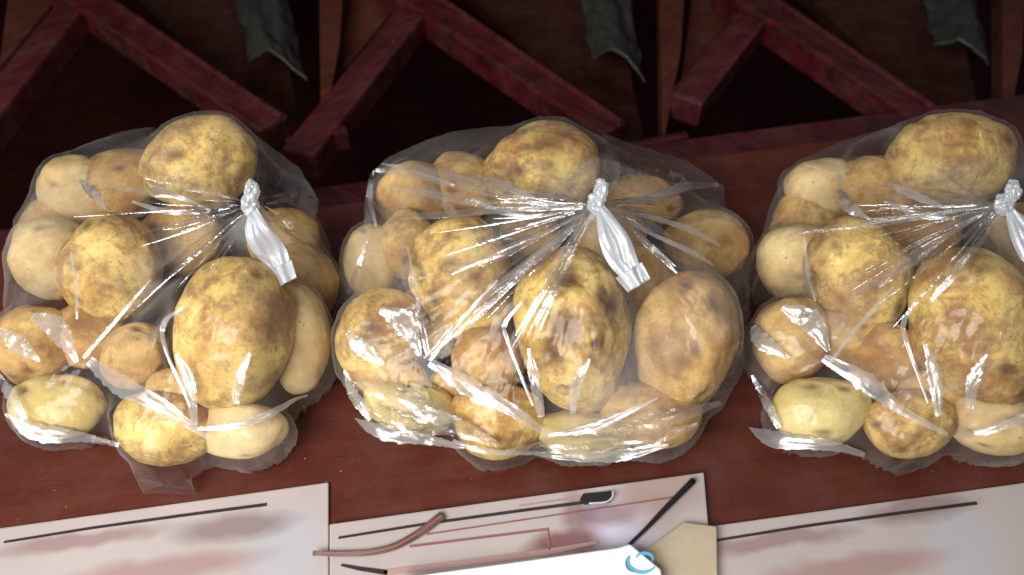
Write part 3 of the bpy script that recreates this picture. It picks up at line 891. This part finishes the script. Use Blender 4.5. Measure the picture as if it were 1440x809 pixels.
# ---- the two neighbouring bags, cut by the picture's sides
def side_bag(dx, tag_, seed, outline, label):
    G = 'potatoes in the %s bag' % tag_
    L_ = []
    r = random.Random(seed)
    rows = [(762, 238, .092, 82, 68, 'pot_a', 'ochre potato topmost in the %s bag'),
            (585, 272, .058, 52, 46, 'pot_c', 'pinkish pale potato in the upper left of the %s bag'),
            (650, 392, .066, 70, 82, 'pot_a', 'mottled potato in the left half of the %s bag'),
            (806, 462, .074, 80, 108, 'pot_a', 'largest brownish potato at the centre of the %s bag'),
            (905, 480, .050, 48, 80, 'pot_c', 'pale tan potato at the right end of the %s bag'),
            (540, 480, .046, 54, 62, 'pot_b', 'dull tan potato near the left end of the %s bag'),
            (700, 600, .036, 66, 48, 'pot_a', 'yellow potato at the bottom of the %s bag'),
            (830, 602, .034, 66, 40, 'pot_c', 'cream coloured potato at the bottom right of the %s bag'),
            (580, 575, .034, 66, 44, 'pot_d', 'greenish potato in the lower left of the %s bag'),
            (685, 505, .040, 50, 50, 'pot_b', 'plain potato wedged in the middle of the %s bag'),
            (880, 330, .050, 50, 46, 'pot_b', 'brown potato below the knot of the %s bag'),
            (664, 265, .060, 60, 52, 'pot_b', 'potato behind the topmost one in the %s bag'),
            (560, 372, .046, 56, 56, 'pot_c', 'cream potato at the left edge of the %s bag'),
            (735, 335, .040, 56, 50, 'pot_b', 'shaded potato under the pleats of the %s bag'),
            (620, 470, .040, 54, 52, 'pot_b', 'shaded potato low on the left side of the %s bag'),
            (745, 560, .034, 52, 40, 'pot_b', 'tan potato under the big one in the %s bag'),
            (890, 400, .036, 50, 60, 'pot_b', 'potato in the gap right of the big one in the %s bag'),
            (560, 325, .036, 48, 44, 'pot_b', 'brown potato under the pale one in the %s bag')]
    for i, (x, y, z, rx, ry, mt, lb) in enumerate(rows):
        k = r.uniform(0.98, 1.10)
        L_.append(potato(x + dx + r.uniform(-14, 14), y + r.uniform(-9, 9), z, rx * k, ry * k, R(r.uniform(-18, 18)), M[mt], lb % tag_, G, seed * 13 + i * 7, lo=True))
    sg = r.uniform(-9, 9)
    B = make_bag([(x + dx, y) for x, y in outline], L_, [[(534 + dx, 240 + sg, .042), (598 + dx, 206 - sg, .056), (652 + dx, 190 + sg, .062), (700 + dx, 178, .08)], [(850 + dx, 200 + sg, .07), (905 + dx, 232 - sg, .045), (930 + dx, 280, .03)]], (842 + dx, 292), 0.135, label, seed)
    knot_and_tail(B, 842 + dx, 292, [(843 + dx, 292, 0.006), (856 + dx, 330, 0.012), (876 + dx, 362, 0.010), (892 + dx, 398, 0.006)], [20, 38, 44, 32], seed + 2)
    for i, (pts, ws) in enumerate(FO[:10] + FO[12:14] + FO[16:18]):
        j = (r.uniform(-14, 14), r.uniform(-12, 12))
        fold(B, [(x + dx + j[0] + r.uniform(-5, 5), y + j[1] + r.uniform(-5, 5)) for x, y in pts], [q * r.uniform(.7, 1.2) for q in ws], seed * 50 + i * 7)
    pleats(B, dx, seed * 5, 22)
    return B
OUT = [(492, 528), (494, 440), (506, 395), (516, 330), (532, 290), (600, 254), (760, 242), (880, 246), (925, 300), (940, 360), (940, 470), (935, 560), (905, 618),
       (860, 626), (760, 636), (680, 632), (610, 622), (540, 606), (510, 582)]
side_bag(-484, 'left', 71, OUT, 'knotted clear bag of potatoes at the left side of the table')
side_bag(566, 'right', 83, OUT, 'knotted clear bag of potatoes at the right side of the table')

# ------------------------------------------------------------------ pale glossy boards in front
def paint_reflections(mat, spots):  # soft blobs of colour standing in for reflections and glare on the gloss
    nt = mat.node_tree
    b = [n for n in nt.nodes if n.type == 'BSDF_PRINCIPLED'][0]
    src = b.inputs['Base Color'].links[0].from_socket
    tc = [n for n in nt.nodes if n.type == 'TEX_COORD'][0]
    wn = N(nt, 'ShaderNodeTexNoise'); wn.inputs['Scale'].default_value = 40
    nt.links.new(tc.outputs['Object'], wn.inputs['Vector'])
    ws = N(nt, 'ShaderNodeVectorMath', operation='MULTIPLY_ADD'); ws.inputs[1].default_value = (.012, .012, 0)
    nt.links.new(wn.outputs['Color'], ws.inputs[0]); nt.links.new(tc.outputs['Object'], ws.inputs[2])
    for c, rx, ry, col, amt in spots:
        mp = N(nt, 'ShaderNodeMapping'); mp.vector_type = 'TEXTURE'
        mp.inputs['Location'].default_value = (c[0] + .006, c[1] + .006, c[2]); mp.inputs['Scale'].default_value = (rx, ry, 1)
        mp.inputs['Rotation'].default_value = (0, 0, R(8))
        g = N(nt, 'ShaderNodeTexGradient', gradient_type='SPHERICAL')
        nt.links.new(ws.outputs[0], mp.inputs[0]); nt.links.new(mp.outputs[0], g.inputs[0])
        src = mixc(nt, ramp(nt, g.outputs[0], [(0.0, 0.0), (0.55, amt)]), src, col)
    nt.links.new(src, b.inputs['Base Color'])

def px_poly(pts, z): return [(P(x, y, z).x, P(x, y, z).y) for x, y in pts]
ZS = 0.006
def strip(name, pts, wpx, z, mat, parent, th=0.0008, bev=0.0):
    """a thin inlaid strip along a pixel path on height z"""
    pp = [P(x, y, z) for x, y in pts]
    lft, rgt = [], []
    for i, p in enumerate(pp):
        t = (pp[min(i + 1, len(pp) - 1)] - pp[max(i - 1, 0)]).normalized()
        s = Vector((-t.y, t.x, 0)) * (wpx[i] if isinstance(wpx, (list, tuple)) else wpx) * pxsize(p) / 2
        lft.append(p + s); rgt.append(p - s)
    q = lft + rgt[::-1]
    return slab(name, [(v.x, v.y) for v in q], z - 0.001, z + th, mat, parent, bev)

def board(dx, dy, label, full):
    r_ = P(700 + dx, 760 + dy, 0)
    b = empty('glossy_board', (r_.x, r_.y, 0)); tag(b, label, 'board', 'pale glossy boards along the front of the table')
    sh = lambda L: [(x + dx, y + dy) for x, y in L]
    ZS = 0.006 if full else 0.003
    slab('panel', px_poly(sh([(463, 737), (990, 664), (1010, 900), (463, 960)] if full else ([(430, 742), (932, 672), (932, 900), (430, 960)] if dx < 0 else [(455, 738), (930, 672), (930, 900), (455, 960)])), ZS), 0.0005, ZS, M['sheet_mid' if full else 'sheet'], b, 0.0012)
    strip('dark_strip', sh([(476, 757), (600, 737), (730, 719), (845, 704)]), [3.0, 3.6, 4, 4.2], ZS, M['line'], b)
    if not full:
        return b
    strip('thin_strip', sh([(600, 752), (780, 725), (945, 700)]), 1.6, ZS, M['maroon'], b)
    strip('frame_strip', sh([(576, 769), (680, 756), (769, 745)]), 3.0, ZS, M['maroon'], b)
    strip('frame_strip', sh([(770, 743), (773, 774)]), 2.0, ZS, M['maroon'], b)
    strip('wide_strip', sh([(540, 806), (640, 794), (770, 777), (840, 763)]), [8, 9, 9, 4], ZS, M['rose'], b)
    return b
M['sheet_mid'] = plain('pale_laminate_reflections', (0.46, 0.40, 0.385), 0.16, 0.5, 0.06, 9, 0.3, 0.03)  # laminate that takes the painted reflections below
_o = P(700, 760, 0)
paint_reflections(M['sheet_mid'], [(P(x, y, ZS) * 1.0, rx, ry, col, a) for x, y, rx, ry, col, a in
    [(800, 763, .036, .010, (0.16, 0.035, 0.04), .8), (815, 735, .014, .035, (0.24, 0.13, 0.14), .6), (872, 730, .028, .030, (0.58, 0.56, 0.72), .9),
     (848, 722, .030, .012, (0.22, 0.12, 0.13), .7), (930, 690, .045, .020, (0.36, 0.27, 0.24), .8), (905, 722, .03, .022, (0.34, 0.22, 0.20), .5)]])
paint_reflections(M['sheet'], [(P(x, y, .003) * 1.0, rx, ry, col, a) for x, y, rx, ry, col, a in  # reflections on the side boards, laid in as colour
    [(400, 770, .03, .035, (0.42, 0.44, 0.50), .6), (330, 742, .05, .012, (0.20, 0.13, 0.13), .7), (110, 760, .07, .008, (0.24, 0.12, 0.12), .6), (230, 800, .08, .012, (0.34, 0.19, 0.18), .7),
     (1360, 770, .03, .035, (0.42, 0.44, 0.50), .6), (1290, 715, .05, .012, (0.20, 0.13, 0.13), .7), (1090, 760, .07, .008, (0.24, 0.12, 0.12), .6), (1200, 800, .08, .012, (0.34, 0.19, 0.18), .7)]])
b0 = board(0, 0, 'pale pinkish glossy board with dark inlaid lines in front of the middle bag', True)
strip('corner_strip', [(480, 795), (504, 800), (545, 806)], [3, 5, 7], ZS, M['line'], b0)
strip('edge_strip', [(730, 712), (800, 702), (822, 698)], 1.4, ZS, M['rose'], b0)
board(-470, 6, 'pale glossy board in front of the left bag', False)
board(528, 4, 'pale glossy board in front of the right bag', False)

# recessed pull at the end of the dark strip
pull = empty('metal_clip', P(842, 700, ZS + .001)); tag(pull, 'small dark metal clip at the end of the black line on the pale board', 'clip')
slab('plate', px_poly([(820, 694), (860, 690), (863, 696), (858, 706), (822, 709), (815, 702)], ZS + .003), ZS + .001, ZS + .0032, M['black'], pull, 0.0008)
tube('rim', [P(x, y, ZS + .0045) for x, y in smooth_path([(828, 708), (852, 706), (861, 699), (862, 690)], 14)], 0.0007, plain('clip_metal', (0.5, 0.5, 0.55), 0.25, 0.6), pull, 8)

# brown cable: three strands side by side
cab_path = smooth_path([(440, 778), (480, 779), (520, 777), (556, 768), (590, 749), (610, 734), (622, 725)], 40)
cable = empty('cable', P(560, 768, ZS + .002)); tag(cable, 'brown flat cable curving over the left of the pale middle board', 'cable')
for k, off in enumerate((-3.4, 0, 3.4)):
    wds = np.linspace(0.6, 1.15, 40)
    pts = []
    for i, (x, y) in enumerate(cab_path):
        x2, y2 = cab_path[min(i + 1, 39)]; x1, y1 = cab_path[max(i - 1, 0)]
        t = np.array([x2 - x1, y2 - y1]); t /= np.linalg.norm(t)
        pts.append(P(x - t[1] * off * wds[i], y + t[0] * off * wds[i], ZS + 0.0028))
    tube('strand', pts, [0.0011 * q for q in wds], M['cable'] if k != 1 else M['maroon'], cable, 10)

# white carton with a blue curl printed near its corner
ZC = 0.022
box = empty('white_carton', P(740, 800, 0)); tag(box, 'bright white flat carton with a blue curl at its corner, at the bottom edge', 'carton')
slab('carton_body', px_poly([(560, 812), (700, 793), (872, 769), (886, 764), (930, 800), (945, 900), (560, 980)], ZC), ZS + .001, ZC, M['white'], box, 0.002, 3)
def ring_arc(cx, cy, rx, ry, a0, a1, wd, mat, nm):
    n = 22
    pts = [(cx + rx * math.cos(a0 + (a1 - a0) * i / n), cy - ry * math.sin(a0 + (a1 - a0) * i / n)) for i in range(n + 1)]
    ws = [wd * (0.35 + 0.65 * math.sin(math.pi * i / n)) for i in range(n + 1)]
    strip(nm, pts, ws, ZC + 0.0003, mat, box, 0.0004)
ring_arc(903, 790, 20, 15, R(150), R(330), 5, M['blue'], 'blue_curl')
ring_arc(906, 786, 12, 8, R(-20), R(170), 4, M['blue'], 'blue_curl')
ring_arc(894, 792, 14, 13, R(130), R(260), 1.6, M['navy'], 'dark_curl')

rod = tube('rod', [P(x, y, 0.009) for x, y in smooth_path([(884, 766), (908, 744), (935, 716), (975, 676)], 20)], [0.0009 + 0.00007 * i for i in range(20)], M['black'])
tag(rod, 'thin black rod slanting up to the right over the end of the pale middle board', 'rod')
bg = slab('beige_card', px_poly([(905, 776), (962, 734), (1008, 740), (1010, 860), (945, 860)], 0.011), ZS + .0012, 0.011, M['beige'], None, 0.001)
tag(bg, 'beige card under the corner of the white carton beside the black rod', 'card')
